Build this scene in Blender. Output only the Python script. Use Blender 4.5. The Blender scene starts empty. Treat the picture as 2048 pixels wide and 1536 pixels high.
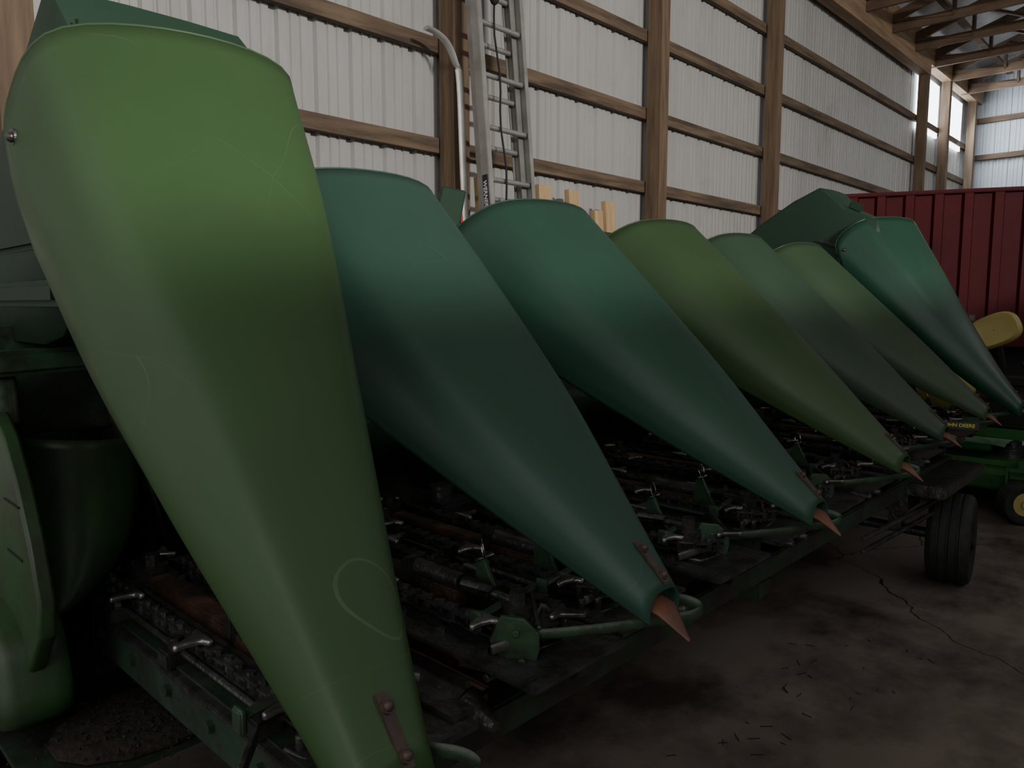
import bpy, bmesh, math, random
from mathutils import Vector, Matrix, Euler
random.seed(4)
H=1.3            # camera height; "v" values are heights relative to it
W=3.68           # long wall distance
S=bpy.context.scene
COL=S.collection

# ------------------------------------------------------------ materials
def mat(name,c,rough=.5,metal=0,c2=None,scale=6,detail=6,bump=0,bscale=40,fac=(.35,.65),stretch=(1,1,1),spec=.5,dirt=None,dirt_scale=3,dirt_rng=(.55,.7)):
    m=bpy.data.materials.new(name); m.use_nodes=True
    nt=m.node_tree; N=nt.nodes; L=nt.links
    b=N['Principled BSDF']; b.inputs['Roughness'].default_value=rough; b.inputs['Metallic'].default_value=metal
    b.inputs['Specular IOR Level'].default_value=spec
    tc=N.new('ShaderNodeTexCoord'); mp=N.new('ShaderNodeMapping'); mp.inputs['Scale'].default_value=stretch
    L.new(tc.outputs['Object'],mp.inputs['Vector'])
    n=N.new('ShaderNodeTexNoise'); n.inputs['Scale'].default_value=scale; n.inputs['Detail'].default_value=detail
    L.new(mp.outputs[0],n.inputs['Vector'])
    r=N.new('ShaderNodeValToRGB'); r.color_ramp.elements[0].position=fac[0]; r.color_ramp.elements[1].position=fac[1]
    c2=c2 or tuple(x*.8 for x in c)
    r.color_ramp.elements[0].color=(*c2,1); r.color_ramp.elements[1].color=(*c,1)
    L.new(n.outputs['Fac'],r.inputs[0]); out=r.outputs[0]
    if dirt:
        n2=N.new('ShaderNodeTexNoise'); n2.inputs['Scale'].default_value=dirt_scale; n2.inputs['Detail'].default_value=9; n2.inputs['Roughness'].default_value=.7
        L.new(mp.outputs[0],n2.inputs['Vector'])
        r2=N.new('ShaderNodeValToRGB'); r2.color_ramp.elements[0].position=dirt_rng[0]; r2.color_ramp.elements[1].position=dirt_rng[1]
        L.new(n2.outputs['Fac'],r2.inputs[0])
        mx=N.new('ShaderNodeMixRGB'); mx.inputs[2].default_value=(*dirt,1)
        L.new(r2.outputs[0],mx.inputs[0]); L.new(out,mx.inputs[1]); out=mx.outputs[0]
    L.new(out,b.inputs['Base Color'])
    if bump:
        n3=N.new('ShaderNodeTexNoise'); n3.inputs['Scale'].default_value=bscale; n3.inputs['Detail'].default_value=5
        L.new(mp.outputs[0],n3.inputs['Vector'])
        bp=N.new('ShaderNodeBump'); bp.inputs['Strength'].default_value=bump; bp.inputs['Distance'].default_value=.01
        L.new(n3.outputs['Fac'],bp.inputs['Height']); L.new(bp.outputs[0],b.inputs['Normal'])
    return m

def plastic(name,c,c2,r0=.38):
    """faded moulded polyethylene with fine scuffs"""
    m=mat(name,c,.4,0,c2,scale=2.2,detail=6,fac=(.3,.7),spec=.4)
    nt=m.node_tree;N=nt.nodes;L=nt.links;b=N['Principled BSDF']
    tc=N.new('ShaderNodeTexCoord'); mp=N.new('ShaderNodeMapping'); mp.inputs['Scale'].default_value=(6,1.5,1.5); mp.inputs['Rotation'].default_value=(.7,.2,.5)
    n=N.new('ShaderNodeTexNoise'); n.inputs['Scale'].default_value=4; n.inputs['Detail'].default_value=10; n.inputs['Roughness'].default_value=.7
    L.new(tc.outputs['Object'],mp.inputs[0]); L.new(mp.outputs[0],n.inputs['Vector'])
    mr=N.new('ShaderNodeMapRange'); mr.inputs['To Min'].default_value=r0; mr.inputs['To Max'].default_value=r0+.2
    L.new(n.outputs['Fac'],mr.inputs['Value']); L.new(mr.outputs[0],b.inputs['Roughness'])
    # faint pale scuff lines
    src=b.inputs['Base Color'].links[0].from_socket
    nz=N.new('ShaderNodeTexNoise'); nz.inputs['Scale'].default_value=1.9; nz.inputs['Detail'].default_value=1
    L.new(tc.outputs['Object'],nz.inputs['Vector'])
    ad=N.new('ShaderNodeVectorMath'); ad.operation='MULTIPLY_ADD'; ad.inputs[1].default_value=(.8,.8,.8)
    L.new(nz.outputs['Color'],ad.inputs[0]); L.new(tc.outputs['Object'],ad.inputs[2])
    v=N.new('ShaderNodeTexVoronoi'); v.feature='DISTANCE_TO_EDGE'; v.inputs['Scale'].default_value=3.1; L.new(ad.outputs[0],v.inputs['Vector'])
    lt=N.new('ShaderNodeMath'); lt.operation='LESS_THAN'; lt.inputs[1].default_value=.0012; L.new(v.outputs['Distance'],lt.inputs[0])
    n4=N.new('ShaderNodeTexNoise'); n4.inputs['Scale'].default_value=3.5; L.new(tc.outputs['Object'],n4.inputs['Vector'])
    g=N.new('ShaderNodeMapRange'); g.inputs['From Min'].default_value=.5; g.inputs['From Max'].default_value=.7; g.inputs['To Max'].default_value=.25; L.new(n4.outputs['Fac'],g.inputs['Value'])
    mu=N.new('ShaderNodeMath'); mu.operation='MULTIPLY'; L.new(lt.outputs[0],mu.inputs[0]); L.new(g.outputs[0],mu.inputs[1])
    mx=N.new('ShaderNodeMixRGB'); mx.inputs[2].default_value=(.22,.28,.17,1)
    L.new(mu.outputs[0],mx.inputs[0]); L.new(src,mx.inputs[1]); L.new(mx.outputs[0],b.inputs['Base Color'])
    return m

M={}
M['olive']=plastic('plastic_olive_green',(.044,.096,.032),(.036,.08,.027),.36)
M['teal']=plastic('plastic_blue_green',(.031,.08,.055),(.026,.068,.047))
M['teal2']=plastic('plastic_teal_green',(.029,.086,.055),(.025,.073,.046))
M['lime']=plastic('plastic_yellow_green',(.044,.088,.032),(.037,.075,.028))
M['dkgreen']=plastic('plastic_dark_green',(.036,.072,.041),(.031,.062,.035))
M['olive2']=plastic('plastic_olive_faded',(.043,.08,.037),(.036,.068,.032))
M['deep']=plastic('plastic_deep_green',(.019,.066,.039),(.016,.057,.033),.27)
M['hood']=plastic('plastic_hood_green',(.018,.05,.027),(.015,.042,.023),.5)
M['paint']=mat('worn_green_paint',(.042,.105,.05),.42,0,(.028,.072,.037),bump=.25,dirt=(.03,.025,.018),dirt_scale=7,dirt_rng=(.43,.62))
M['dkpaint']=mat('grimy_green_paint',(.03,.066,.036),.5,0,(.02,.044,.026),bump=.3,dirt=(.022,.019,.016),dirt_scale=5,dirt_rng=(.4,.58))
M['panel']=mat('bright_green_paint',(.036,.11,.034),.42,0,(.026,.08,.028),bump=.1,dirt=(.035,.045,.025),dirt_scale=5,dirt_rng=(.42,.66))
M['steel']=mat('greasy_black_steel',(.12,.12,.125),.34,.65,(.055,.052,.05),scale=20,bump=.4,bscale=60,dirt=(.07,.048,.033),dirt_scale=12)
M['lug']=mat('worn_lug_steel',(.42,.41,.4),.33,.85,(.12,.115,.11),scale=18,bump=.2)
M['shiny']=mat('worn_bare_steel',(.6,.6,.6),.28,1,(.32,.31,.3),scale=15,bump=.15)
M['rust']=mat('rusty_steel',(.16,.082,.055),.5,.4,(.075,.045,.035),scale=14,bump=.5,bscale=90,dirt=(.035,.027,.023),dirt_scale=9,dirt_rng=(.45,.6))
M['black']=mat('black_void_steel',(.012,.012,.012),.7,0)
M['rubber']=mat('tyre_rubber',(.025,.025,.025),.7,0,(.015,.015,.015),scale=30,bump=.3)
M['orange']=mat('faded_orange_tip',(.17,.062,.033),.5,0,(.11,.043,.026),scale=30,dirt=(.075,.038,.025),dirt_scale=18)
M['strap']=mat('brown_strap',(.09,.06,.048),.5,.2,(.06,.042,.035),scale=40)
M['wood']=mat('post_wood',(.19,.125,.075),.75,0,(.115,.073,.044),scale=3,detail=9,stretch=(8,8,.7),bump=.3,bscale=10)
M['girt']=mat('girt_wood',(.19,.13,.08),.75,0,(.105,.07,.044),scale=3,detail=9,stretch=(.7,8,8),bump=.3,bscale=10,dirt=(.055,.037,.026),dirt_scale=2,dirt_rng=(.48,.66))
M['beam']=mat('beam_wood',(.36,.235,.14),.75,0,(.22,.14,.08),scale=3,detail=9,stretch=(.7,8,8))
M['truss']=mat('truss_wood',(.16,.1,.06),.8,0,(.09,.056,.036),scale=3,stretch=(3,1,3))
M['pine']=mat('fresh_pine',(.6,.41,.22),.65,0,(.44,.28,.14),scale=3,stretch=(9,9,.7))
M['clad']=mat('white_metal_cladding',(.48,.467,.445),.5,0,(.4,.387,.366),scale=1.5,detail=8,bump=.1,bscale=8,stretch=(1,1,.35),dirt=(.3,.28,.255),dirt_scale=1.5,dirt_rng=(.48,.76))
M['clad2']=mat('blue_white_cladding',(.58,.61,.64),.45,0,(.48,.51,.54),scale=1.5)
M['alu']=mat('ladder_aluminium',(.42,.405,.38),.45,.5,(.32,.305,.285),scale=8,bump=.1)
M['whitebar']=mat('dull_white_aluminium',(.52,.5,.465),.45,.3,(.4,.38,.35),scale=8)
M['red']=mat('red_box_paint',(.105,.007,.011),.6,0,(.075,.006,.009),scale=2,detail=8,spec=.2,dirt=(.04,.006,.007),dirt_scale=4,dirt_rng=(.5,.8))
M['yellow']=mat('yellow_vinyl',(.5,.42,.14),.5,0,(.43,.36,.12))
M['mowgreen']=mat('mower_green',(.035,.16,.036),.3,0,(.027,.12,.03),dirt=(.04,.08,.03),dirt_scale=8)
M['rope']=mat('black_rope',(.02,.02,.02),.8)
M['ytext']=mat('yellow_lettering',(.85,.75,.08),.5)
M['wtext']=mat('white_lettering',(.7,.7,.68),.5)
M['navy']=mat('label_black',(.02,.02,.03),.4)
M['redlabel']=mat('label_red',(.5,.06,.04),.5)
M['chaff']=mat('corn_chaff',(.035,.026,.017),.9,0,(.02,.015,.01),scale=40,bump=.8,bscale=60)
M['roof']=mat('roof_metal',(.48,.46,.45),.5,0,(.38,.36,.35))
M['cloth']=mat('green_rag',(.12,.25,.14),.9,0,(.07,.17,.09))

def floor_mat():
    m=mat('dirty_concrete',(.275,.235,.2),.5,0,(.16,.13,.11),scale=.9,detail=10,fac=(.3,.7),bump=.12,bscale=30,dirt=(.055,.042,.035),dirt_scale=1.1,dirt_rng=(.46,.62))
    nt=m.node_tree;N=nt.nodes;L=nt.links;b=N['Principled BSDF']
    src=b.inputs['Base Color'].links[0].from_socket
    tc=N.new('ShaderNodeTexCoord')
    nz=N.new('ShaderNodeTexNoise'); nz.inputs['Scale'].default_value=2.5; nz.inputs['Detail'].default_value=7; nz.inputs['Roughness'].default_value=.5
    L.new(tc.outputs['Object'],nz.inputs['Vector'])
    ad=N.new('ShaderNodeVectorMath'); ad.operation='MULTIPLY_ADD'; ad.inputs[1].default_value=(.3,.3,0)
    L.new(nz.outputs['Color'],ad.inputs[0]); L.new(tc.outputs['Object'],ad.inputs[2])
    v=N.new('ShaderNodeTexVoronoi'); v.feature='DISTANCE_TO_EDGE'; v.inputs['Scale'].default_value=.36; v.voronoi_dimensions='2D'
    L.new(ad.outputs[0],v.inputs['Vector'])
    lt=N.new('ShaderNodeMath'); lt.operation='LESS_THAN'; lt.inputs[1].default_value=.0014; L.new(v.outputs['Distance'],lt.inputs[0])
    mx=N.new('ShaderNodeMixRGB'); mx.inputs[2].default_value=(.035,.028,.024,1)
    L.new(lt.outputs[0],mx.inputs[0]); L.new(src,mx.inputs[1]); L.new(mx.outputs[0],b.inputs['Base Color'])
    return m
M['floor']=floor_mat()
def emis(name,c,s):
    m=bpy.data.materials.new(name); m.use_nodes=True; b=m.node_tree.nodes['Principled BSDF']
    b.inputs['Base Color'].default_value=(*c,1); b.inputs['Emission Color'].default_value=(*c,1); b.inputs['Emission Strength'].default_value=s
    return m
M['pane']=emis('daylit_pane',(.85,.93,1),7)

# ------------------------------------------------------------ builder
class B:
    def __init__(s): s.bm=bmesh.new()
    def _x(s,vs,mtx): bmesh.ops.transform(s.bm,matrix=mtx,verts=vs)
    def box(s,c,size,rot=(0,0,0),bev=0):
        r=bmesh.ops.create_cube(s.bm,size=1); vs=r['verts']
        s._x(vs,Matrix.Translation(c)@Euler(rot).to_matrix().to_4x4()@Matrix.Diagonal((*size,1)))
        if bev:
            es=list({e for v in vs for e in v.link_edges})
            bmesh.ops.bevel(s.bm,geom=es,offset=bev,segments=2,affect='EDGES')
        return s
    def beam(s,p,q,w,h,up=(0,0,1),bev=0):
        p=Vector(p);q=Vector(q);d=(q-p);l=d.length;d.normalize()
        sd=d.cross(Vector(up)); 
        if sd.length<1e-4: sd=d.cross(Vector((1,0,0)))
        sd.normalize(); u=sd.cross(d)
        m=Matrix((sd,d,u)).transposed().to_4x4()
        r=bmesh.ops.create_cube(s.bm,size=1); vs=r['verts']
        s._x(vs,Matrix.Translation((p+q)/2)@m@Matrix.Diagonal((w,l,h,1)))
        if bev:
            es=list({e for v in vs for e in v.link_edges})
            bmesh.ops.bevel(s.bm,geom=es,offset=bev,segments=2,affect='EDGES')
        return s
    def cyl(s,p,q,r1,r2=None,n=16):
        p=Vector(p);q=Vector(q);d=q-p
        r=bmesh.ops.create_cone(s.bm,cap_ends=True,segments=n,radius1=r1,radius2=r1 if r2 is None else r2,depth=d.length)
        s._x(r['verts'],Matrix.Translation((p+q)/2)@d.to_track_quat('Z','Y').to_matrix().to_4x4()); return s
    def sph(s,c,r,sc=(1,1,1),u=14,v=9,rot=(0,0,0)):
        o=bmesh.ops.create_uvsphere(s.bm,u_segments=u,v_segments=v,radius=r)
        s._x(o['verts'],Matrix.Translation(c)@Euler(rot).to_matrix().to_4x4()@Matrix.Diagonal((*sc,1))); return s
    def tube(s,path,rx,rz=None,n=10,closed=False):
        rz=rz or rx; P=[Vector(p) for p in path]; rings=[]; k=len(P)
        for i,p in enumerate(P):
            if closed: t=P[(i+1)%k]-P[i-1]
            else: t=P[min(i+1,k-1)]-P[max(i-1,0)]
            t.normalize(); up=Vector((0,0,1)) if abs(t.z)<.95 else Vector((0,1,0))
            a=t.cross(up).normalized(); b=a.cross(t)
            rings.append([s.bm.verts.new(p+a*rx*math.cos(6.2832*j/n)+b*rz*math.sin(6.2832*j/n)) for j in range(n)])
        for i in range(k if closed else k-1):
            A=rings[i];C=rings[(i+1)%k]
            for j in range(n): s.bm.faces.new((A[j],A[(j+1)%n],C[(j+1)%n],C[j]))
        if not closed:
            s.bm.faces.new(rings[0][::-1]); s.bm.faces.new(rings[-1])
        return s
    def torus(s,c,R,r,axis=(0,0,1),n=20,m=6):
        c=Vector(c);ax=Vector(axis).normalized(); a=ax.orthogonal().normalized(); b=ax.cross(a)
        rings=[]
        for i in range(n):
            t=6.28318*i/n; d=a*math.cos(t)+b*math.sin(t)
            rings.append([s.bm.verts.new(c+d*(R+r*math.cos(6.28318*j/m))+ax*r*math.sin(6.28318*j/m)) for j in range(m)])
        for i in range(n):
            for j in range(m): s.bm.faces.new((rings[i][j],rings[(i+1)%n][j],rings[(i+1)%n][(j+1)%m],rings[i][(j+1)%m]))
        return s
    def prism(s,pts,ext):
        e=Vector(ext); a=[s.bm.verts.new(Vector(p)) for p in pts]; b=[s.bm.verts.new(Vector(p)+e) for p in pts]
        s.bm.faces.new(a[::-1]); s.bm.faces.new(b); k=len(a)
        for i in range(k): s.bm.faces.new((a[i],a[(i+1)%k],b[(i+1)%k],b[i]))
        return s
    def grid(s,G,closed=False):
        V=[[s.bm.verts.new(p) for p in r] for r in G]
        for i in range(len(V)-1):
            k=len(V[i])
            for j in range(k if closed else k-1):
                s.bm.faces.new((V[i][j],V[i][(j+1)%k],V[i+1][(j+1)%k],V[i+1][j]))
        return V
    def make(s,name,m,parent=None,smooth=True,ang=40,bevel=0,solid=0):
        bmesh.ops.recalc_face_normals(s.bm,faces=s.bm.faces)
        me=bpy.data.meshes.new(name); s.bm.to_mesh(me); s.bm.free()
        me.materials.append(M[m]); o=bpy.data.objects.new(name,me); COL.objects.link(o)
        if smooth:
            for p in me.polygons: p.use_smooth=True
            me.set_sharp_from_angle(angle=math.radians(ang))
        if solid:
            md=o.modifiers.new('s','SOLIDIFY'); md.thickness=solid; md.offset=0
        if bevel:
            md=o.modifiers.new('b','BEVEL'); md.width=bevel; md.segments=2; md.limit_method='ANGLE'
        if parent: o.parent=parent; o.matrix_parent_inverse=parent.matrix_world.inverted()
        return o
def empty(name,loc=(0,0,0),parent=None,**k):
    o=bpy.data.objects.new(name,None); COL.objects.link(o); o.empty_display_size=.1
    o.location=loc; o.matrix_world=Matrix.Translation(loc)
    if parent: o.parent=parent; o.matrix_parent_inverse=parent.matrix_world.inverted()
    for a,b in k.items(): o[a]=b
    return o
def tag(o,**k):
    for a,b in k.items(): o[a]=b
    return o
def text(body,name,size,mtx,m,parent,ext=.001):
    cu=bpy.data.curves.new(name+'_c','FONT'); cu.body=body; cu.size=size; cu.extrude=ext; cu.align_x='CENTER'; cu.align_y='CENTER'; cu.offset=size*.02
    t=bpy.data.objects.new('tmp',cu); COL.objects.link(t); dg=bpy.context.evaluated_depsgraph_get()
    me=bpy.data.meshes.new_from_object(t.evaluated_get(dg)); bpy.data.objects.remove(t)
    me.materials.clear(); me.materials.append(M[m]); me.transform(mtx)
    o=bpy.data.objects.new(name,me); COL.objects.link(o); o.parent=parent
    o.matrix_parent_inverse=parent.matrix_world.inverted(); return o
def axes(c,ex,ey):
    ex=Vector(ex).normalized(); ey=Vector(ey).normalized(); ez=ex.cross(ey)
    m=Matrix((ex,ey,ez)).transposed().to_4x4(); return Matrix.Translation(c)@m
def cr(P,t):
    i=min(int(t),len(P)-2); f=t-i
    p1=P[i];p2=P[i+1]; p0=P[i-1] if i>0 else p1*2-p2; p3=P[i+2] if i+2<len(P) else p2*2-p1
    return .5*((2*p1)+(p2-p0)*f+(2*p0-5*p1+4*p2-p3)*f*f+(3*p1-p0-3*p2+p3)*f**3)

# ------------------------------------------------------------ room
def V3(x,y,v): return Vector((x,y,v+H))
b=B(); b.box((6,-.5,-.1),(22,9,.2)); fl=tag(b.make('floor','floor',smooth=False),kind='structure',label='dirty cracked brown concrete barn floor')
def ribbed(x0,x1,y,z0,z1,per=.2286,dep=.02,mn=.010):
    b=B(); xs=[]; x=x0
    while x<x1:
        xs+= [(x,0),(x+.012,dep),(x+.045,dep),(x+.057,0),(x+.105,0),(x+.111,mn),(x+.123,mn),(x+.129,0),(x+.165,0),(x+.171,mn),(x+.183,mn),(x+.189,0)]; x+=per
    b.grid([[(X,y+D,z0) for X,D in xs],[(X,y+D,z1) for X,D in xs]])
    return b
o=ribbed(-2.5,16.2,W+.02,0,5.6,dep=.024).make('wall_left','clad',smooth=False); tag(o,kind='structure',label='white ribbed metal barn wall cladding')
b=ribbed(-5,W+.1,0,0,7.5); b._x(b.bm.verts,Matrix(((0,1,0,16.15),(1,0,0,0),(0,0,1,0),(0,0,0,1))))
tag(b.make('wall_far','clad2',smooth=False),kind='structure',label='pale blue-white ribbed metal end wall')
YR=-2.3
b=B(); b.box((6.5,YR,1.3),(20,.12,2.6)); b.box((6.5,YR,5.9),(20,.12,1.8))  # unseen wall, placed and slotted so its edge shades the lower snouts
for x in (-1.2,1.6,4.4,7.2): b.box((x,YR,3.8),(.16,.12,2.4))
tag(b.make('wall_right_blocker','clad',smooth=False),kind='structure',label='unseen side wall placed to shade the lower snouts, open high up')
b=B(); b.prism([(-3,W+.2,5.45),(-3,-2.5,7.22),(-3,-2.5,7.27),(-3,W+.2,5.5)],(19.3,0,0))
tag(b.make('ceiling','roof',smooth=False),kind='structure',label='pale metal roof underside')

n=1
def trim(b,m,lab):
    global n
    o=b.make('trim_%d'%n,m,smooth=False); n+=1; return tag(o,kind='structure',label=lab)
for v in (-1.2,-.85,-.24,.37,.98,1.58,2.2,2.81):
    b=B(); b.box((7.1,W-.02,v+H),(17.9,.045,.09 if v>-1 else .2)); trim(b,'girt','long horizontal weathered wooden wall girt')
b=B(); b.box((5.4,W-.13,3.68+H),(14.8,.14,.54)); trim(b,'beam','heavy wooden header beam along wall top')
b=B(); b.box((14.4,W-.13,3.72+H),(3.2,.14,.3)); trim(b,'beam','lighter wooden header beam above windows')
for v in (1.0,1.9,2.65,3.3):
    b=B(); b.box((16.08,.6,v+H),(.08,6,.09)); trim(b,'truss','wooden girt across end wall')
for x in (.871,3.23,5.51,7.68,12.77,14.0,15.7):
    b=B(); b.box((x,W-.12,2.5),(.12,.13,4.95)); b.box((x+.068,W-.12,2.5),(.022,.11,4.9))
    tag(b.make('wall_post','wood',smooth=False),kind='structure',label='thick laminated wooden barn wall post',group='wall posts')
for i,x in enumerate((13.4,14.85)):
    b=B(); b.box((x,W-.01,3.1+H),(1.1,.03,.82)); o=tag(b.make('window_%d'%(i+1),'pane',smooth=False),kind='structure',label='bright daylit translucent window panel')
def truss(x):
    b=B(); y0,y1=W-.1,-2.2; zb=3.62+H
    b.beam((x,y0,zb),(x,y1,zb),.04,.12)
    top=lambda y: 3.62+H+.1+(y0-y)*.315
    b.beam((x,y0,top(y0)),(x,y1,top(y1)),.04,.12)
    ys=[y0-.82*k for k in range(0,8)]
    for k in range(1,8):
        b.beam((x,ys[k],zb),(x,ys[k],top(ys[k])),.035,.08,up=(1,0,0))
        b.beam((x,ys[k-1],top(ys[k-1])),(x,ys[k],zb),.035,.08,up=(1,0,0))
    return b
o=truss(9.98).make('roof_truss','truss',smooth=False)
tag(o,kind='structure',label='brown wooden roof truss with diagonal webs',group='roof trusses')
for k in range(1,6):
    c=o.copy(); c.location.x=1.0*k; COL.objects.link(c)
for k in range(5):
    y=W-.6-k*1.1; z=3.72+H+.1+(W-.1-y)*.315+.07
    b=B(); b.box((7,y,z),(18,.09,.04)); trim(b,'truss','wooden roof purlin')

# ------------------------------------------------------------ corn header
hd=empty('corn_header',V3(2.8,1.6,-.9),label='green six-row corn harvesting header with seven pointed plastic snouts',category='farm machinery')
MID=[
 [(0,1.66,.34),(.20,1.69,.315),(.278,1.80,.215),(.288,1.75,.10),(.27,1.66,.0)],
 [(0,1.40,.105),(.172,1.41,.082),(.238,1.47,.0),(.248,1.50,-.09),(.236,1.46,-.175)],
 [(0,1.10,-.16),(.124,1.10,-.178),(.175,1.13,-.23),(.186,1.15,-.285),(.174,1.14,-.34)],
 [(0,.88,-.355),(.070,.88,-.366),(.1,.89,-.40),(.107,.90,-.435),(.1,.90,-.465)],
 [(0,.715,-.503),(.028,.715,-.507),(.041,.715,-.52),(.046,.715,-.536),(.043,.715,-.556)]]
END=[
 [(0,1.37,.475),(.19,1.41,.45),(.238,1.50,.345),(.244,1.48,.22),(.23,1.42,.08)],
 [(0,1.18,.205),(.158,1.20,.182),(.203,1.25,.09),(.21,1.26,0),(.186,1.24,-.12)],
 [(0,.98,-.08),(.112,.99,-.10),(.152,1.03,-.16),(.159,1.05,-.23),(.132,1.05,-.30)],
 [(0,.80,-.335),(.068,.80,-.347),(.093,.82,-.38),(.097,.84,-.43),(.08,.84,-.47)],
 [(0,.64,-.54),(.033,.64,-.544),(.046,.641,-.557),(.05,.643,-.575),(.047,.645,-.60)]]
def snout(c0,c1,dy,dz,prof,m,lab,skew=0):
    rows=[]
    for st in prof:
        a=[Vector(p) for p in st]; full=[Vector((-p.x,p.y,p.z)) for p in a[::-1]]+a[1:]; rows.append(full)
    NU,NV=36,44; G=[]
    for i in range(NU+1):
        t=i/NU*(len(rows)-1); sec=[cr([r[j] for r in rows],t) for j in range(9)]
        f=i/NU; cx=c0+(c1-c0)*f; row=[]
        for j in range(NV+1):
            p=cr(sec,j/NV*8); k=1-min(1,t/3.0); row.append(V3(p.x+cx,p.y+dy-skew*p.x*(1-f),p.z+dz*k))
        G.append(row)
    b=B(); b.grid(G)
    o=b.make('snout',m,hd,ang=60,solid=.006); o['label']=lab
    rb=B(); rb.tube(G[0],.0035,.0045,n=8); rb.make('rim_bead',m,o)
    fr=prof[-1]; y0=fr[0][1]+dy; zc=fr[0][2]; T=[]; tw=fr[2][0]-.008
    for k,(dyy,w,zt,zb) in enumerate([(.03,tw,zc-.012,zc-.046),(-.005,tw*.9,zc-.022,zc-.048),(-.026,tw*.6,zc-.040,zc-.058),(-.044,tw*.3,zc-.057,zc-.068),(-.058,.003,zc-.070,zc-.074)]):
        ring=[]
        for j in range(14):
            a=6.28318*j/14; ring.append(V3(c1+w*math.cos(a)-.2*max(0,-dyy),y0+dyy,(zt+zb)/2+(zt-zb)/2*math.sin(a)))
        T.append(ring)
    b=B(); g=b.grid(T,closed=True); b.bm.faces.new(g[0]); b.bm.faces.new(g[-1]); tp=b.make('snout_tip','orange',o); tp['label']='faded orange pointed tip'
    p0=prof[-1][0]; p1=prof[-2][0]
    A=V3(c1+.012,p0[1]+dy+.012,p0[2]+.012); d=(V3(c1+.012,p1[1]+dy,p1[2]+.006)-A).normalized()
    nrm=Vector((.1,-d.z,d.y)).normalized(); A=A+nrm*.003
    b=B(); b.beam(A-d*.010,A+d*.082,.021,.005,up=nrm,bev=.002); b.make('strap','strap',o)
    for s in (.006,.064):
        b=B(); q=A+d*s+nrm*.002; b.cyl(q,q+nrm*.004,.009,n=14); b.sph(q+nrm*.004,.007); b.make('bolt','strap',o)
    return o
cs=[(.61,.495),(1.185,1.115),(1.93,1.895),(2.72,2.67),(3.49,3.42),(4.26,4.17),(4.90,4.78)]
dys=[0,-.03,0,.02,.08,.08,.11]
cols=['olive','teal','teal2','lime','dkgreen','olive2','deep']
labs=['large scuffed olive green plastic end snout','blue-green plastic snout','teal green plastic snout with orange tip','yellowish green plastic snout','dark faded green plastic snout','olive green faded plastic snout','glossy deep green plastic end snout']
for k in range(7):
    snout(cs[k][0],cs[k][1],dys[k],.04 if k==6 else 0,END if k in(0,6) else MID,cols[k],labs[k],{6:.5,0:.2}.get(k,.15))

for k in range(7):
    c=cs[k][1]; dy=dys[k]-(.075 if k in (0,6) else -.005)
    P=[(-.15,.94,-.61),(-.09,.87,-.602),(-.02,.80,-.592),(.05,.735,-.58),(.085,.70,-.572),(.102,.697,-.562),(.095,.72,-.553),(.065,.76,-.548),(.03,.82,-.543)]
    P=[V3(c+x,y+dy,v) for x,y,v in P]; Q=[cr(P,i/40*8) for i in range(41)]
    b=B(); b.tube(Q,.004,.010,n=8); b.make('tip_guard_bar','paint',hd)
    b=B(); X=c-.15; Y=dy
    b.prism([V3(X-.02,.95+Y,-.57),V3(X-.03,.97+Y,-.62),V3(X-.01,.94+Y,-.69),V3(X+.01,.90+Y,-.68),V3(X+.02,.89+Y,-.63),V3(X+.02,.89+Y,-.60),V3(X+.0,.91+Y,-.57)],(.008,.008,0))
    for (yy,zz) in ((.93,-.6),(.915,-.65),(.945,-.665),(.945,-.585)):
        p=V3(X,yy+Y,zz); b.cyl(p+Vector((-.010,-.007,0)),p+Vector((.022,.014,0)),.008,n=6)
    b.make('guard_bracket','paint',hd,bevel=.002)
    b=B(); b.beam(V3(X+.02,.90+Y,-.68),V3(X-.06,1.02+Y,-.66),.008,.03); b.beam(V3(X+.03,.90+Y,-.6),V3(X+.12,1.0+Y,-.585),.008,.02)
    b.cyl(V3(X-.08,.93+Y,-.66),V3(X+.1,.93+Y,-.655),.008,n=8)
    b.make('bracket_arm','steel',hd,bevel=.002)

def hood_mid(c,m):
    G=[]
    prof=[(1.84,.225,.22,-.03),(1.92,.23,.26,-.06),(2.0,.23,.275,-.06),(2.12,.225,.28,-.05),(2.22,.22,.25,-.03),(2.26,.215,.15,0)]
    for y,w,zt,zb in prof:
        r=[]
        for x,f in ((-1,0),(-1,.55),(-.97,.85),(-.85,.97),(-.4,1),(.4,1),(.85,.97),(.97,.85),(1,.55),(1,0)): r.append(V3(c+x*w,y,zb+(zt-zb)*f))
        G.append(r)
    b=B(); b.grid(G); o=b.make('row_hood',m,hd,ang=50,solid=.008)
for k in range(1,6): hood_mid(cs[k][0]-(.05 if k>3 else 0),'hood')
def lip(pts,th=(0,.04,.01)):
    b=B(); b.prism([V3(*p) for p in pts],th); b.make('hood_lip','hood',hd,bevel=.008)
lip([(1.70,2.0,.20),(1.82,2.0,.20),(1.91,2.04,.41),(1.81,2.06,.42)],(.03,.05,.0))
lip([(2.44,2.0,.24),(2.54,2.0,.24),(2.60,2.05,.335),(2.50,2.05,.34)])
lip([(2.78,2.15,.22),(2.83,2.15,.335),(3.18,2.2,.34),(3.25,2.2,.22)])
lip([(3.5,2.15,.22),(3.55,2.15,.33),(3.95,2.2,.34),(4.05,2.2,.22)])
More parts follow.
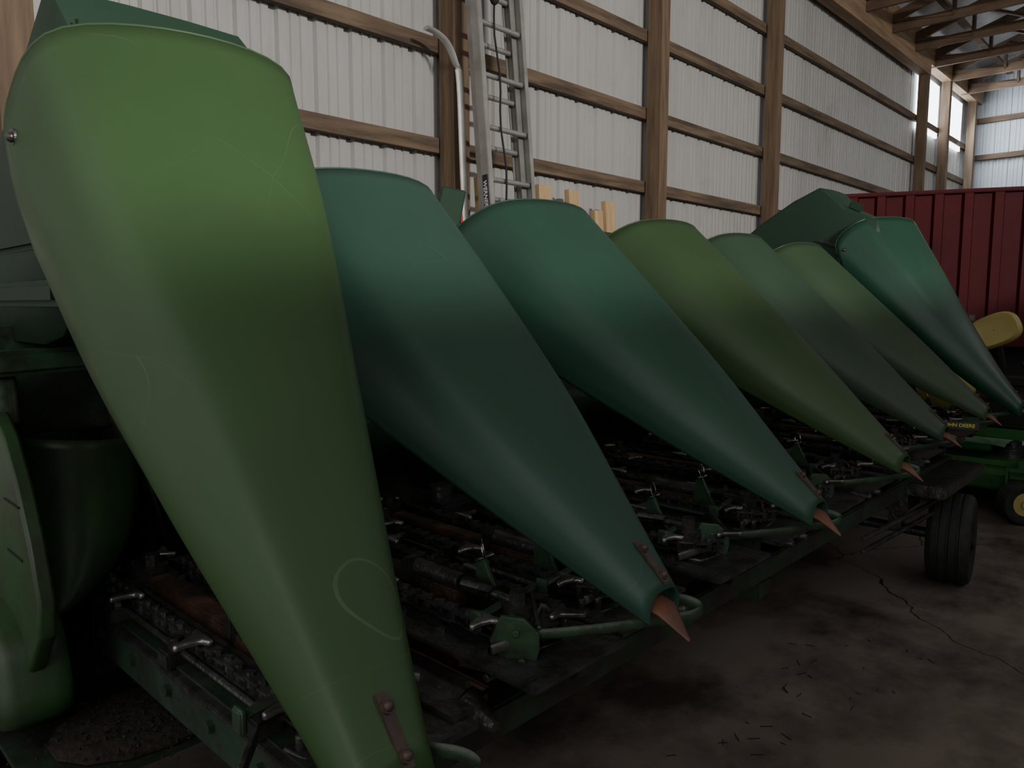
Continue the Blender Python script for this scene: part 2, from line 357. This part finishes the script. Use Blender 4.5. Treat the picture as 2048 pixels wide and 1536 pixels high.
def end_hood(x0,x1,dy,dz,m,prof):
    b=B(); G=[]
    for y,zt,zb,ins in prof:
        r=[]; w=(x1-x0)/2-ins; c=(x0+x1)/2
        for x,f in ((-.96,0),(-1.02,.4),(-1,.85),(-.96,.97),(-.88,.995),(-.3,1),(.3,1),(.88,.995),(.96,.97),(1,.85),(1.02,.4),(.96,0)): r.append(V3(c+x*w,y+dy,zb+dz+(zt-zb)*f))
        G.append(r)
    V=b.grid(G); o=b.make('end_hood',m,hd,ang=30,solid=.012)
    b=B(); b.box(V3(x0-.005,1.80+dy,.02+dz),(.03,.5,.05),bev=.012); b.make('hood_rib',m,o)
    b=B(); b.box(V3(x0-.005,1.86+dy,.12+dz),(.03,.55,.03),bev=.01); b.make('hood_rib',m,o)
    b=B(); zt=.54 if x0>1 else .47; b.box(V3(x0+.03,(1.62 if x0>1 else 1.5)+dy,zt+dz),(.03,.08,.05),rot=(.5 if x0>1 else .3,0,0),bev=.008); b.make('hood_step',m,o)
    return o
end_hood(.44,.80,0,0,'hood',((1.44,.36,.1,.02),(1.47,.47,.04,.01),(1.52,.545,-.02,0),(1.58,.56,-.06,0),(1.70,.49,-.08,0),(1.85,.40,-.08,0),(2.0,.32,-.08,0),(2.2,.22,-.07,0),(2.42,.12,-.04,.01),(2.46,.06,0,.02)))
end_hood(4.72,5.08,.04,.04,'hood',((1.47,.38,.1,.02),(1.50,.45,.04,.01),(1.60,.50,-.04,0),(1.70,.55,-.07,0),(1.80,.66,-.08,0),(1.84,.67,-.08,0),(2.0,.60,-.08,0),(2.2,.48,-.07,0),(2.34,.38,-.04,.01),(2.38,.2,0,.02)))
for k in range(7):
    c=cs[k][0]; e=k in (0,6); w=.24 if e else .284
    p=V3(c-w+.002,{0:1.51,6:1.575}.get(k,1.78)+dys[k],(.28 if e else .16)+(.04 if k==6 else 0))
    b=B(); b.cyl(p+Vector((-.008,0,0)),p+Vector((.02,0,0)),.015,n=18); b.sph(p+Vector((-.009,0,0)),.009); b.make('hinge_bolt','steel',hd)
    b=B(); b.beam(p+Vector((.015,.01,.01)),p+Vector((.03,.16,.07)),.008,.02); b.make('hinge_arm','steel',hd)
dp=B(); dp.box(V3(4.03,.89,-.575),(.008,.17,.04),rot=(0,0,.25),bev=.002); dp=dp.make('decal_plate','navy',hd)
text('JOHN DEERE','decal_lettering',.023,axes(V3(4.0235,.886,-.575),(.247,-.969,0),(0,0,1)),'ytext',dp)

# row unit ----------------------------------------------------
def loop_pts(xa,xb,ya,yb):
    r=(xb-xa)/2; c=(xa+xb)/2; L=yb-ya; P=[]
    tot=2*L+2*math.pi*r; N=int(tot/.038); 
    for i in range(N):
        s=i/N*tot
        if s<L: P.append((xa,ya+s,math.pi/2))
        elif s<L+math.pi*r:
            a=math.pi-(s-L)/r; P.append((c+r*math.cos(a),yb+r*math.sin(a),a-math.pi/2))
        elif s<2*L+math.pi*r: P.append((xb,yb-(s-L-math.pi*r),-math.pi/2))
        else:
            a=-(s-2*L-math.pi*r)/r; P.append((c+r*math.cos(a),ya+r*math.sin(a),a-math.pi/2))
    return P
def row_unit(xc,dy):
    base=V3(xc,1.3+dy,-.7); ru=empty('row_unit',base,hd)
    Z=-.62
    for sgn in (-1,1):
        b=B(); b.box(V3(xc+sgn*.30,1.34+dy,Z-.075),(.05,.92,.10),bev=.006)
        for q in range(5): b.cyl(V3(xc+sgn*.27,1.0+q*.17+dy,Z-.075),V3(xc+sgn*.335,1.0+q*.17+dy,Z-.075),.012,n=6)
        b.make('side_rail','dkpaint',ru)
        xa,xb=sorted((sgn*.285,sgn*.125))
        pts=loop_pts(xc+xa,xc+xb,.97+dy,1.72+dy)
        b=B()
        for i,(x,y,a) in enumerate(pts):
            h=.012 if i%2 else .008
            for dz in (-h,h): b.box(V3(x,y,Z+.008+dz),(.042,.024,.005) ,rot=(0,0,a))
            tx,ty=math.cos(a)*.019,math.sin(a)*.019
            b.cyl(V3(x+tx,y+ty,Z-.008),V3(x+tx,y+ty,Z+.028),.0075,n=7)
        b.make('gathering_chain','steel',ru,smooth=False)
        for i in range(0,len(pts)-3,8):
            x,y,a=pts[i]; nx,ny=-math.sin(a),math.cos(a)
            ccx=xc+(xa+xb)/2; sg=1 if (x-ccx)*nx+(y-min(max(y,.97+dy),1.72+dy))*ny>=0 else -1
            nx*=sg;ny*=sg; tx,ty=math.cos(a),math.sin(a)
            R=lambda u,w: V3(x+tx*u+nx*w,y+ty*u+ny*w,Z+.024)
            b=B(); b.prism([R(-.034,-.004),R(.034,-.004),R(.034,.006),R(.016,.012),R(.008,.032),R(-.004,.058),R(-.014,.056),R(-.012,.034),R(-.018,.012),R(-.034,.006)],(0,0,.012))
            b.make('chain_lug','lug',ru,bevel=.004)
        b=B(); b.box(V3(xc+sgn*.205,1.40+dy,Z+.004),(.045,.56,.035),bev=.004)
        b.make('guide_bar','rust',ru)
        b=B(); b.box(V3(xc+sgn*.20,1.3+dy,Z-.035),(.27,1.0,.012),bev=.002); b.box(V3(xc+sgn*.075,1.25+dy,Z-.025),(.05,.85,.01),bev=.002)
        b.box(V3(xc+sgn*.245,1.34+dy,Z-.012),(.012,.70,.03)); b.box(V3(xc+sgn*.165,1.34+dy,Z-.012),(.012,.70,.03))
        for q in range(7): b.cyl(V3(xc+sgn*.09,.95+q*.12+dy,Z-.025),V3(xc+sgn*.09,.95+q*.12+dy,Z-.010),.011,n=6)
        b.make('deck_plate','steel',ru)
        for y in (.97,1.72):
            b=B(); q=V3(xc+sgn*.205,y+dy,Z-.02)
            b.cyl(q,q+Vector((0,0,.03)),.055,n=20); b.cyl(q+Vector((0,0,.03)),q+Vector((0,0,.055)),.035,n=16); b.cyl(q+Vector((0,0,.055)),q+Vector((0,0,.08)),.018,n=6)
            for t in range(10):
                a=t*.62832; b.box(q+Vector((math.cos(a)*.062,math.sin(a)*.062,.018)),(.02,.014,.014),rot=(0,0,a))
            b.make('sprocket','steel',ru,ang=30)
        b=B(); hel=[V3(xc+sgn*.205+.014*math.cos(t*.9),1.04+dy+t*.0006,Z+.035+.014*math.sin(t*.9)) for t in range(140)]
        b.tube(hel,.0028,n=5); b.cyl(V3(xc+sgn*.205,.98+dy,Z+.035),V3(xc+sgn*.205,1.2+dy,Z+.035),.01,n=10); b.cyl(V3(xc+sgn*.205,1.13+dy,Z+.035),V3(xc+sgn*.205,1.28+dy,Z+.035),.020,n=12)
        b.box(V3(xc+sgn*.205,1.29+dy,Z+.03),(.06,.03,.05),bev=.004); b.make('tension_spring','steel',ru)
        b=B(); X=xc+sgn*.235
        b.prism([V3(X,1.05+dy,Z),V3(X,1.13+dy,Z),V3(X,1.12+dy,Z+.075),V3(X,1.10+dy,Z+.09),V3(X,1.085+dy,Z+.06)],(.010,0,0))
        b.box(V3(X-.03,1.0+dy,Z+.03),(.20,.02,.010),rot=(0,0,.15),bev=.003); b.box(V3(X-.13,.985+dy,Z+.025),(.012,.03,.04),bev=.003)
        b.make('latch_lever','paint',ru,bevel=.002)
        b=B(); b.torus(V3(X,1.10+dy,Z+.108),.020,.0018,axis=(.8,-.6,.1)); b.cyl(V3(X-.02,1.1+dy,Z+.088),V3(X+.03,1.1+dy,Z+.088),.004,n=8); b.make('ring_pin','shiny',ru)
        b=B() 
        b.cyl(V3(xc+sgn*.05,.95+dy,Z-.11),V3(xc+sgn*.05,1.75+dy,Z-.11),.035,n=12); b.cyl(V3(xc+sgn*.05,.88+dy,Z-.12),V3(xc+sgn*.05,.95+dy,Z-.11),.01,.035,n=12)
        for t in range(4):
            a=t*1.5708; b.box(V3(xc+sgn*.05+.04*math.cos(a),1.35+dy,Z-.11+.04*math.sin(a)),(.02,.8,.012),rot=(0,-a,0))
        b.make('snapping_roll','steel',ru)
        b=B(); b.prism([V3(xc+sgn*.13,.95+dy,Z-.05),V3(xc+sgn*.32,.95+dy,Z-.05),V3(xc+sgn*.31,.90+dy,Z-.055),V3(xc+sgn*.24,.885+dy,Z-.06),V3(xc+sgn*.15,.90+dy,Z-.055)],(0,0,.03))
        for q in ((.27,.91),(.2,.92),(.30,.93)): b.cyl(V3(xc+sgn*q[0],q[1]+dy,Z-.03),V3(xc+sgn*q[0],q[1]+dy,Z),.010,n=6)
        b.make('nose_casting','steel',ru,bevel=.004)
        b=B(); Xs=xc+sgn*.19; b.tube([V3(Xs-.1,.93+dy,Z-.01),V3(Xs-.04,.905+dy,Z-.0),V3(Xs+.02,.93+dy,Z+.012),V3(Xs+.07,.96+dy,Z+.01),V3(Xs+.11,.93+dy,Z+.0)],.006,.010,n=8); b.make('crop_finger','lug',ru)
        b=B(); Xk=xc+sgn*.31
        for q in (1.02,1.34,1.62): b.box(V3(Xk,q+dy,Z-.015),(.05,.05,.03),bev=.004); b.cyl(V3(Xk,q+dy,Z),V3(Xk,q+dy,Z+.02),.012,n=6)
        b.cyl(V3(Xk+.005,1.02+dy,Z-.005),V3(Xk+.005,1.62+dy,Z-.005),.006,n=8); b.make('adjuster_rod','steel',ru)
    b=B(); b.box(V3(xc,1.78+dy,Z-.1),(.66,.12,.18),bev=.01); b.box(V3(xc,1.72+dy,Z-.02),(.14,.16,.08),bev=.01); b.cyl(V3(xc,1.72+dy,Z),V3(xc,1.72+dy,Z+.06),.04,n=14); b.make('gearbox','steel',ru)
    return ru
ru0=row_unit(.835,0)
mids=[.835,1.515,2.285,3.05,3.81,4.5]
kids=[o for o in bpy.data.objects if o.parent==ru0]
for k in range(1,6):
    c=ru0.copy(); COL.objects.link(c); c.location=Vector(ru0.location)+Vector((mids[k]-mids[0],.02*k,0))
    c.matrix_parent_inverse=ru0.matrix_parent_inverse.copy()
    for q in kids:
        d=q.copy(); COL.objects.link(d); d.parent=c; d.matrix_parent_inverse=q.matrix_parent_inverse.copy()

# trough, frame, auger
b=B(); G=[]
for y,v in ((1.86,-.74),(1.95,-.76),(2.1,-.78),(2.25,-.74),(2.36,-.6),(2.4,-.4),(2.4,.0)): G.append([V3(.40,y,v),V3(5.0,y,v)])
b.grid(G); b.make('auger_trough','dkpaint',hd,ang=60,solid=.01)
b=B(); b.box(V3(2.7,2.46,.02),(4.7,.14,.14),bev=.01); b.box(V3(2.7,2.46,-.6),(4.7,.12,.16),bev=.01)
for x in (.6,1.6,2.7,3.8,4.8): b.box(V3(x,2.46,-.3),(.1,.08,.6))
b.make('back_frame','dkpaint',hd)
b=B(); b.cyl(V3(.42,2.1,-.42),V3(4.98,2.1,-.42),.11,n=24)
b.make('auger_tube','paint',hd)
b=B()
for (xa,xb,hand) in ((.45,2.3,1),(3.1,4.95,-1)):
    G=[]; N=110
    for i in range(N+1):
        x=xa+(xb-xa)*i/N; a=hand*6.28318*i/N*4
        G.append([V3(x,2.1+r*math.cos(a),-.42+r*math.sin(a)) for r in (.10,.17,.25)])
    b.grid(G)
b.make('auger_flight','paint',hd,solid=.006)
b=B(); b.box(V3(.62,1.93,-.17),(.42,.015,.24),bev=.003); b.make('inner_panel','paint',hd)
b=B(); G=[]
for i in range(17):
    f=i/16; v=-.28-.34*f; wx=.25*math.sqrt(max(0,1-(max(0,f-.25)/.76)**2)) ; r=[]
    for j in range(13):
        g=j/12; r.append(V3(.40+wx*g,1.84-.06*math.sin(g*3.14)-.10*f*f,v-.03*g))
    G.append(r)
b.grid(G); b.make('divider_sheet','panel',hd,solid=.006,ang=60)
b=B(); b.box(V3(.66,1.95,-.85),(.7,1.1,.012)); b.make('bottom_pan','dkpaint',hd)
for x in (.35,5.04):
    s=-1 if x<1 else 1
    b=B(); b.prism([V3(x,1.50,-.60),V3(x,1.49,-.53),V3(x,1.53,-.43),V3(x,1.59,-.33),V3(x,1.66,-.25),V3(x,1.76,-.19),V3(x,2.5,-.10),V3(x,2.52,-.82),V3(x,1.7,-.82)],(.03,0,0))
    e=b.make('end_sheet','panel',hd,bevel=.006); e['label']='bright green worn end sheet'
    b=B(); b.beam(V3(x-.1,1.72,-.12),V3(x+.26,1.76,-.11),.05,.05,bev=.01); b.make('top_rail','paint',e)
    b=B(); b.prism([V3(x,1.74,-.14),V3(x,1.72,-.24),V3(x,1.80,-.26),V3(x,2.4,-.26),V3(x,2.4,-.12)],(.05,0,0)); b.make('stepped_panel','paint',e,bevel=.008)
    b=B(); G=[]
    for dx,f in ((.060,.84),(.066,.94),(.055,.99),(.03,1.0),(-.03,1.0),(-.05,.97),(-.06,.9),(-.065,.6),(-.065,.02)):
        rr=[]
        for i in range(40):
            a=6.28318*i/40; cx,cz=math.cos(a),math.sin(a)
            q=(abs(cx)**4+abs(cz)**4)**(-1/4)
            yy=1.80-.22*f*cx*q+.04*(cz*q)*f
            rr.append(V3(x+(dx if s<0 else -dx)+.006,yy,-.70+.11*f*cz*q))
        G.append(rr)
    b.grid(G,closed=True); b.make('drive_housing','panel',e,ang=50)
    for vz in (-.37,-.47):
        b=B(); b.box(V3(x+.015,1.62,vz),(.034,.10,.004)); b.make('slot_line','black',e)
b=B(); b.cyl(V3(.4,1.86,-.66),V3(5.0,1.98,-.66),.028,n=12); b.make('cross_shaft','steel',hd)

b=B() 
for i in range(400):
    p=V3(random.gauss(.52,.08),random.gauss(1.52,.07),-.836+random.random()*.02); b.box(p,(.008,.003,.002),rot=(random.random()*3,random.random()*3,random.random()*3))
b.sph(V3(.54,1.54,-.838),.2,(.9,.7,.08)); ch=b.make('chaff_pile','chaff',None,smooth=False); tag(ch,kind='stuff',label='dark corn chaff heaped on the header end',category='chaff')

# ------------------------------------------------------------ cart
ct=empty('header_cart',(2.2,1.4,0),label='green steel header transport cart with small black tyres',category='trailer')
b=B(); b.box(V3(2.15,.99,-.80),(4.2,.07,.07),bev=.006); b.make('front_rail','dkpaint',ct)
b=B(); b.box(V3(2.15,2.1,-.87),(4.2,.1,.1),bev=.006); b.make('rear_rail','dkpaint',ct)
for x in (.15,2.2,3.93):
    b=B(); b.box(V3(x,1.54,-.89),(.09,1.1,.06),bev=.005); b.make('cross_member','dkpaint',ct)
b=B(); b.box(V3(3.85,.93,-.80),(.72,.26,.05),bev=.008); b.box(V3(3.6,1.0,-.86),(.2,.1,.10),bev=.01); b.make('support_plank','steel',ct)
for vz in (-.9,-.95):
    b=B(); b.cyl(V3(2.9,.93,vz+.02),V3(3.9,.9,vz),.010,n=8); b.make('tie_rod','steel',ct)
def tyre(c,r,w,parent,hub='steel',turn=0):
    T=Matrix.Translation(c)@Matrix.Rotation(turn,4,'Z')@Matrix.Translation(-Vector(c))
    prof=[(.55,.42),(.8,.5),(.93,.47),(.985,.38),(1,.33),(1,.26),(.975,.24),(.975,.2),(1,.18),(1,.04),(.975,.02),(.975,-.02),(1,-.04),(1,-.18),(.975,-.2),(.975,-.24),(1,-.26),(1,-.33),(.985,-.38),(.93,-.47),(.8,-.5),(.55,-.42)]
    b=B(); G=[]
    for i in range(49):
        a=6.28318*i/48; G.append([Vector(c)+(Vector((math.cos(a)*r*p,w*q,math.sin(a)*r*p))) for p,q in prof])
    b.grid(G)
    bmesh.ops.remove_doubles(b.bm,verts=b.bm.verts,dist=1e-5)
    b._x(b.bm.verts,T); t=b.make('tyre','rubber',parent,ang=30)
    b=B(); C=Vector(c); b.cyl(C+Vector((0,-w*.38,0)),C+Vector((0,w*.38,0)),r*.56,n=28); b.cyl(C+Vector((0,-w*.52,0)),C+Vector((0,w*.52,0)),r*.2,n=16)
    for i in range(5):
        a=i*1.2566; p=C+Vector((math.cos(a)*r*.35,-w*.4,math.sin(a)*r*.35)); b.cyl(p,p+Vector((0,w*.8,0)),.008,n=6)
    b._x(b.bm.verts,T); b.make('wheel_rim',hub,t)
    return t
for p in ((3.90,.86),(3.90,2.2),(.3,.98),(.3,2.2)): tyre((p[0],p[1],.212),.21,.18,ct,hub='black',turn=.13)
for x in (.3,3.90):
    b=B(); b.cyl((x,.90,.212),(x,2.2,.212),.025,n=12); b.box((x,1.1,.30),(.06,.06,.20)); b.box((x,1.95,.30),(.06,.06,.18)); b.make('axle','steel',ct)
for i,(x,y) in enumerate(((1.16,1.40),(1.85,1.40),(2.6,1.43))):
    b=B(); b.box(V3(x,y,-.845),(.14,.75,.03),bev=.004); tag(b.make('wood_plank','wood',None,smooth=False),label='weathered grey-brown plank resting on the cart',category='plank',group='planks on the cart')

# ------------------------------------------------------------ red grain box
rb=empty('grain_wagon',(7.52,2.70,0),label='dark red ribbed steel grain wagon box',category='wagon')
x0,x1,y0,y1=7.52,8.8,-1.6,2.70; z0,z1=.95,2.31
b=B(); xs=[]; y=y0
while y<y1-.1:
    xs+=[(y,0),(y+.13,0),(y+.145,-.04),(y+.215,-.04),(y+.23,0)]; y+=.24
xs.append((y1,0))
b.grid([[(x0+D,Y,z0+.1) for Y,D in xs],[(x0+D,Y,z1) for Y,D in xs]])
b.box(((x0+x1)/2+.05,(y0+y1)/2,(z0+z1)/2),(x1-x0-.1,y1-y0,z1-z0-.02)); b.make('box_body','red',rb,smooth=False)
b=B(); b.box((x0-.0,(y0+y1)/2,z1+.01),(.12,y1-y0+.1,.035),bev=.008); b.box((x0-.02,(y0+y1)/2,z0+.03),(.12,y1-y0+.1,.14),bev=.01); b.make('box_rail','red',rb)
b=B(); b.box((x0-.075,1.63,z0+.22),(.02,.07,.07),bev=.01); b.box((x0-.075,1.63,z0+.22),(.03,.04,.04)); b.make('marker_lamp','strap',rb)
b=B(); b.box((8.2,.6,.75),(1.2,.2,.25)); b.box((8.2,-.9,.75),(1.2,.2,.25)); b.box((7.75,.6,.55),(.1,4.2,.75)); b.make('chassis','black',rb)
for p in ((8.2,-1.1),(8.2,2.1)): tyre((p[0],p[1],.47),.465,.28,rb)
rb.rotation_euler=(0,0,math.radians(24))
b=B(); b.box((8.9,1.9,2.37),(.3,1.2,.08),rot=(0,0,.45),bev=.01); tag(b.make('wood_beam','truss',None),label='brown timber lying on the wagon box',category='timber')

# ------------------------------------------------------------ mower
mw=empty('riding_mower',(6,1.15,0),label='green and yellow zero-turn riding lawn mower',category='lawn mower')
b=B()
pl=[(5.35,.75),(5.5,.62),(6.0,.58),(6.25,.7),(6.3,1.6),(6.1,1.8),(5.5,1.78),(5.35,1.6)]
b.prism([(x,y,.15) for x,y in pl],(0,0,.13)); b.prism([(5.9+(x-5.9)*.8,1.2+(y-1.2)*.8,.27) for x,y in pl],(0,0,.05)); b.make('mower_deck','mowgreen',mw,bevel=.025)
b=B(); b.prism([(5.32,.8,.14),(5.45,.6,.14),(6.1,.55,.14),(6.1,.57,.14),(5.46,.62,.14),(5.34,.81,.14)],(0,0,.05)); b.make('deck_skirt','black',mw)
for (x,y) in ((5.75,.95),(5.75,1.4)):
    b=B(); b.cyl((x,y,.32),(x,y,.37),.12,n=20); b.cyl((x,y,.37),(x,y,.41),.05,n=14)
    for i in range(6): b.cyl((x+.09*math.cos(i*1.047),y+.09*math.sin(i*1.047),.36),(x+.09*math.cos(i*1.047),y+.09*math.sin(i*1.047),.385),.012,n=6)
    b.make('blade_pulley','steel',mw)
b=B(); b.box((5.8,.74,.42),(1.2,.05,.06),rot=(0,.08,0),bev=.008); b.box((5.8,1.6,.42),(1.2,.05,.06),rot=(0,.08,0),bev=.008)
b.box((5.42,1.17,.50),(.05,.85,.06),bev=.008); b.make('front_frame','mowgreen',mw)
b=B(); b.tube([(5.45,.70,.33),(5.5,.66,.45),(5.7,.64,.47),(5.85,.66,.36)],.012); b.make('lift_handle','black',mw)
for y in (.80,1.55):
    t=tyre((5.22,y,.13),.127,.11,mw,hub='yellow',turn=-.9)
    b=B(); b.box((5.25,y,.27),(.03,.14,.02)); b.box((5.22,y+.08,.22),(.03,.012,.20)); b.box((5.22,y,.32),(.04,.17,.02)); b.box((5.33,y,.35),(.22,.05,.06)); b.make('caster_fork','mowgreen',mw)
for y in (.68,1.72): tyre((6.75,y,.28),.275,.2,mw,hub='yellow')
b=B(); b.box((6.6,1.2,.5),(.9,.7,.22),bev=.05); b.make('mower_body','black',mw)
b=B(); b.sph((5.9,1.40,.76),.20,(.7,1,.95),u=20,v=12,rot=(.6,.2,0)); b.box((6.05,1.40,.68),(.2,.24,.2),rot=(.4,0,0),bev=.05); b.make('fender','yellow',mw)
b=B(); G=[]
for k,(dx,f) in enumerate(((.05,.55),(.055,.85),(.03,.98),(0,1.0),(-.035,.98),(-.055,.86),(-.045,.62),(-.04,.4),(-.038,.02))):
    rr=[]
    for i in range(32):
        a=6.28318*i/32; cx,cz=math.cos(a),math.sin(a); q=(abs(cx)**2.8+abs(cz)**2.8)**(-1/2.8)
        rr.append(Vector((dx,.165*f*cx*q,.115*f*cz*q)))
    G.append(rr)
b.grid(G,closed=True); b._x(b.bm.verts,Matrix.Translation((6.2,1.18,1.11))@Euler((-.45,.15,0)).to_matrix().to_4x4()); b.make('seat_back','yellow',mw)
b=B(); b.tube([(6.25,1.17,1.02),(6.3,1.14,.85),(6.4,1.15,.6)],.03); b.make('seat_post','black',mw)
b=B(); b.box((6.35,1.12,.74),(.3,.34,.08),bev=.035); b.make('seat_cushion','black',mw)
for y in (.92,1.5):
    b=B(); b.tube([(6.3,y,.6),(6.2,y,.8),(6.15,y+(.08 if y<1 else -.08),.9)],.014); b.make('steering_lever','black',mw)
b=B(); G=[]
for i in range(10):
    G.append([(5.5+i*.035,.95+j*.045,.44+random.random()*.03-.008*((i-5)**2+(j-5)**2)**.5) for j in range(10)])
b.grid(G); tag(b.make('cloth_rag','cloth',None,solid=.004),label='crumpled green cloth on the mower deck',category='cloth')

# ------------------------------------------------------------ ladder
ld=empty('extension_ladder',(3.4,3.15,0),label='aluminium extension ladder leaning on the wall',category='ladder')
def lad(off,z0,z1,wd):
    P=lambda x,z,o=0:Vector((3.335+.006*z+x, 3.06+z*.10-off+o, z))
    for s in (-1,1):
        b=B(); b.beam(P(s*wd/2,z0),P(s*wd/2,z1),.06,.012,up=(1,0,0))
        for o in (-.03,.03): b.beam(P(s*wd/2-s*.012,z0,o),P(s*wd/2-s*.012,z1,o),.006,.03,up=(1,0,0))
        b.make('side_rail','alu',ld,smooth=False)
    z=z0+.2
    while z<z1-.1:
        b=B(); b.cyl(P(-wd/2,z),P(wd/2,z),.016,n=12); b.cyl(P(-wd/2-.004,z),P(-wd/2+.02,z),.022,n=12); b.make('rung','alu',ld); z+=.305
    return P
P=lad(0,.81,4.75,.34); P=lad(.062,0,4.4,.39)
up=(P(0,2.5)-P(0,1.5)).normalized()
b=B(); b.beam(P(-.204,1.83,-.001),P(-.204,2.05,-.001),.04,.004,up=(1,0,0)); b.make('label_plate','navy',ld)
text('WERNER','label_lettering',.038,axes(P(-.208,1.94,0),-up,(0,-1,0)),'wtext',ld)
c=P(.18,3.25,-.036); b=B(); b.beam(c-up*.06,c+up*.06,.003,.035,up=(1,0,0)); b.make('warning_label','whitebar',ld)
text('DANGER','warning_lettering',.010,axes(c+up*.045+Vector((0,-.003,0)),(1,0,0),up),'redlabel',ld)
b=B(); b.tube([P(-.06+.012*math.sin(i*1.3),.9+i*.11,-.03) for i in range(22)],.006); b.sph(P(-.06,3.1,-.04),.03,(1,1,1.6)); b.make('pull_rope','rope',ld)
b=B(); path=[(3.27,3.34,0.0),(3.22,3.40,1.0),(3.19,3.43,2.0),(3.18,3.45,2.62),(3.15,3.46,2.74),(3.09,3.46,2.83),(3.01,3.46,2.87),(2.93,3.46,2.88)]
path=[Vector(p) for p in path]; Q=[cr(path,i/40*7) for i in range(41)]; b.tube(Q,.028,.012,n=10); hp=b.make('hooked_pole','whitebar'); tag(hp,label='dull white aluminium pole with curved hooked top',category='pole')
b=B(); b.beam((3.17,3.415,1.72),(3.17,3.425,1.85),.03,.003,up=(0,1,0)); o=b.make('sticker','redlabel',hp)
bx=[(3.40,2.10,.05),(4.02,2.12,.13),(4.34,2.12,.12),(4.64,2.0,.10),(4.78,2.08,.12)]
for i,(x,t,w) in enumerate(bx):
    b=B(); b.beam((x+.02,3.38,0.0),(x,3.52,t),w,.04,up=(0,1,0)); tag(b.make('lumber_board','pine',None,smooth=False),label='fresh pine board standing against the wall',category='board',group='pine boards against the wall')

b=B()
for i in range(60):
    x=random.uniform(.8,3.0); y=random.gauss(.9,.15); a=random.random()*3.1; b.box((x,y,.002),(random.uniform(.01,.04),.002,.002),rot=(0,0,a))
tag(b.make('floor_straw','chaff',None,smooth=False),kind='stuff',label='scattered straw bits on the concrete',category='straw')

# ------------------------------------------------------------ lights & camera
def area(loc,tgt,sx,sy,p,c):
    l=bpy.data.lights.new('daylight','AREA'); l.shape='RECTANGLE'; l.size=sx; l.size_y=sy; l.energy=p; l.color=c
    o=bpy.data.objects.new('daylight',l); COL.objects.link(o); o.location=loc
    o.rotation_euler=(Vector(tgt)-Vector(loc)).to_track_quat('-Z','Y').to_euler(); return o
area((1.0,-6.0,3.95),(3.0,3.0,1.8),1.6,.24,620,(1,.975,.94))
area((-2.6,-1.4,2.8),(2,1.2,.6),2.0,1.4,17,(1,.97,.93))
area((14.5,3.3,4.4),(15.5,0,2.8),2,.8,60,(.8,.9,1))
w=bpy.data.worlds.new('World'); S.world=w; w.use_nodes=True
w.node_tree.nodes['Background'].inputs[0].default_value=(.99,.98,.97,1); w.node_tree.nodes['Background'].inputs[1].default_value=.78

cam=bpy.data.cameras.new('Camera'); co=bpy.data.objects.new('Camera',cam); COL.objects.link(co); S.camera=co
cam.sensor_width=36; cam.lens=36*1500/2048; cam.clip_start=.05
th=math.radians(43.5); p=math.radians(6.1)
d=Vector((math.cos(th)*math.cos(p),math.sin(th)*math.cos(p),-math.sin(p)))
co.location=(0,0,H); co.rotation_euler=d.to_track_quat('-Z','Y').to_euler()
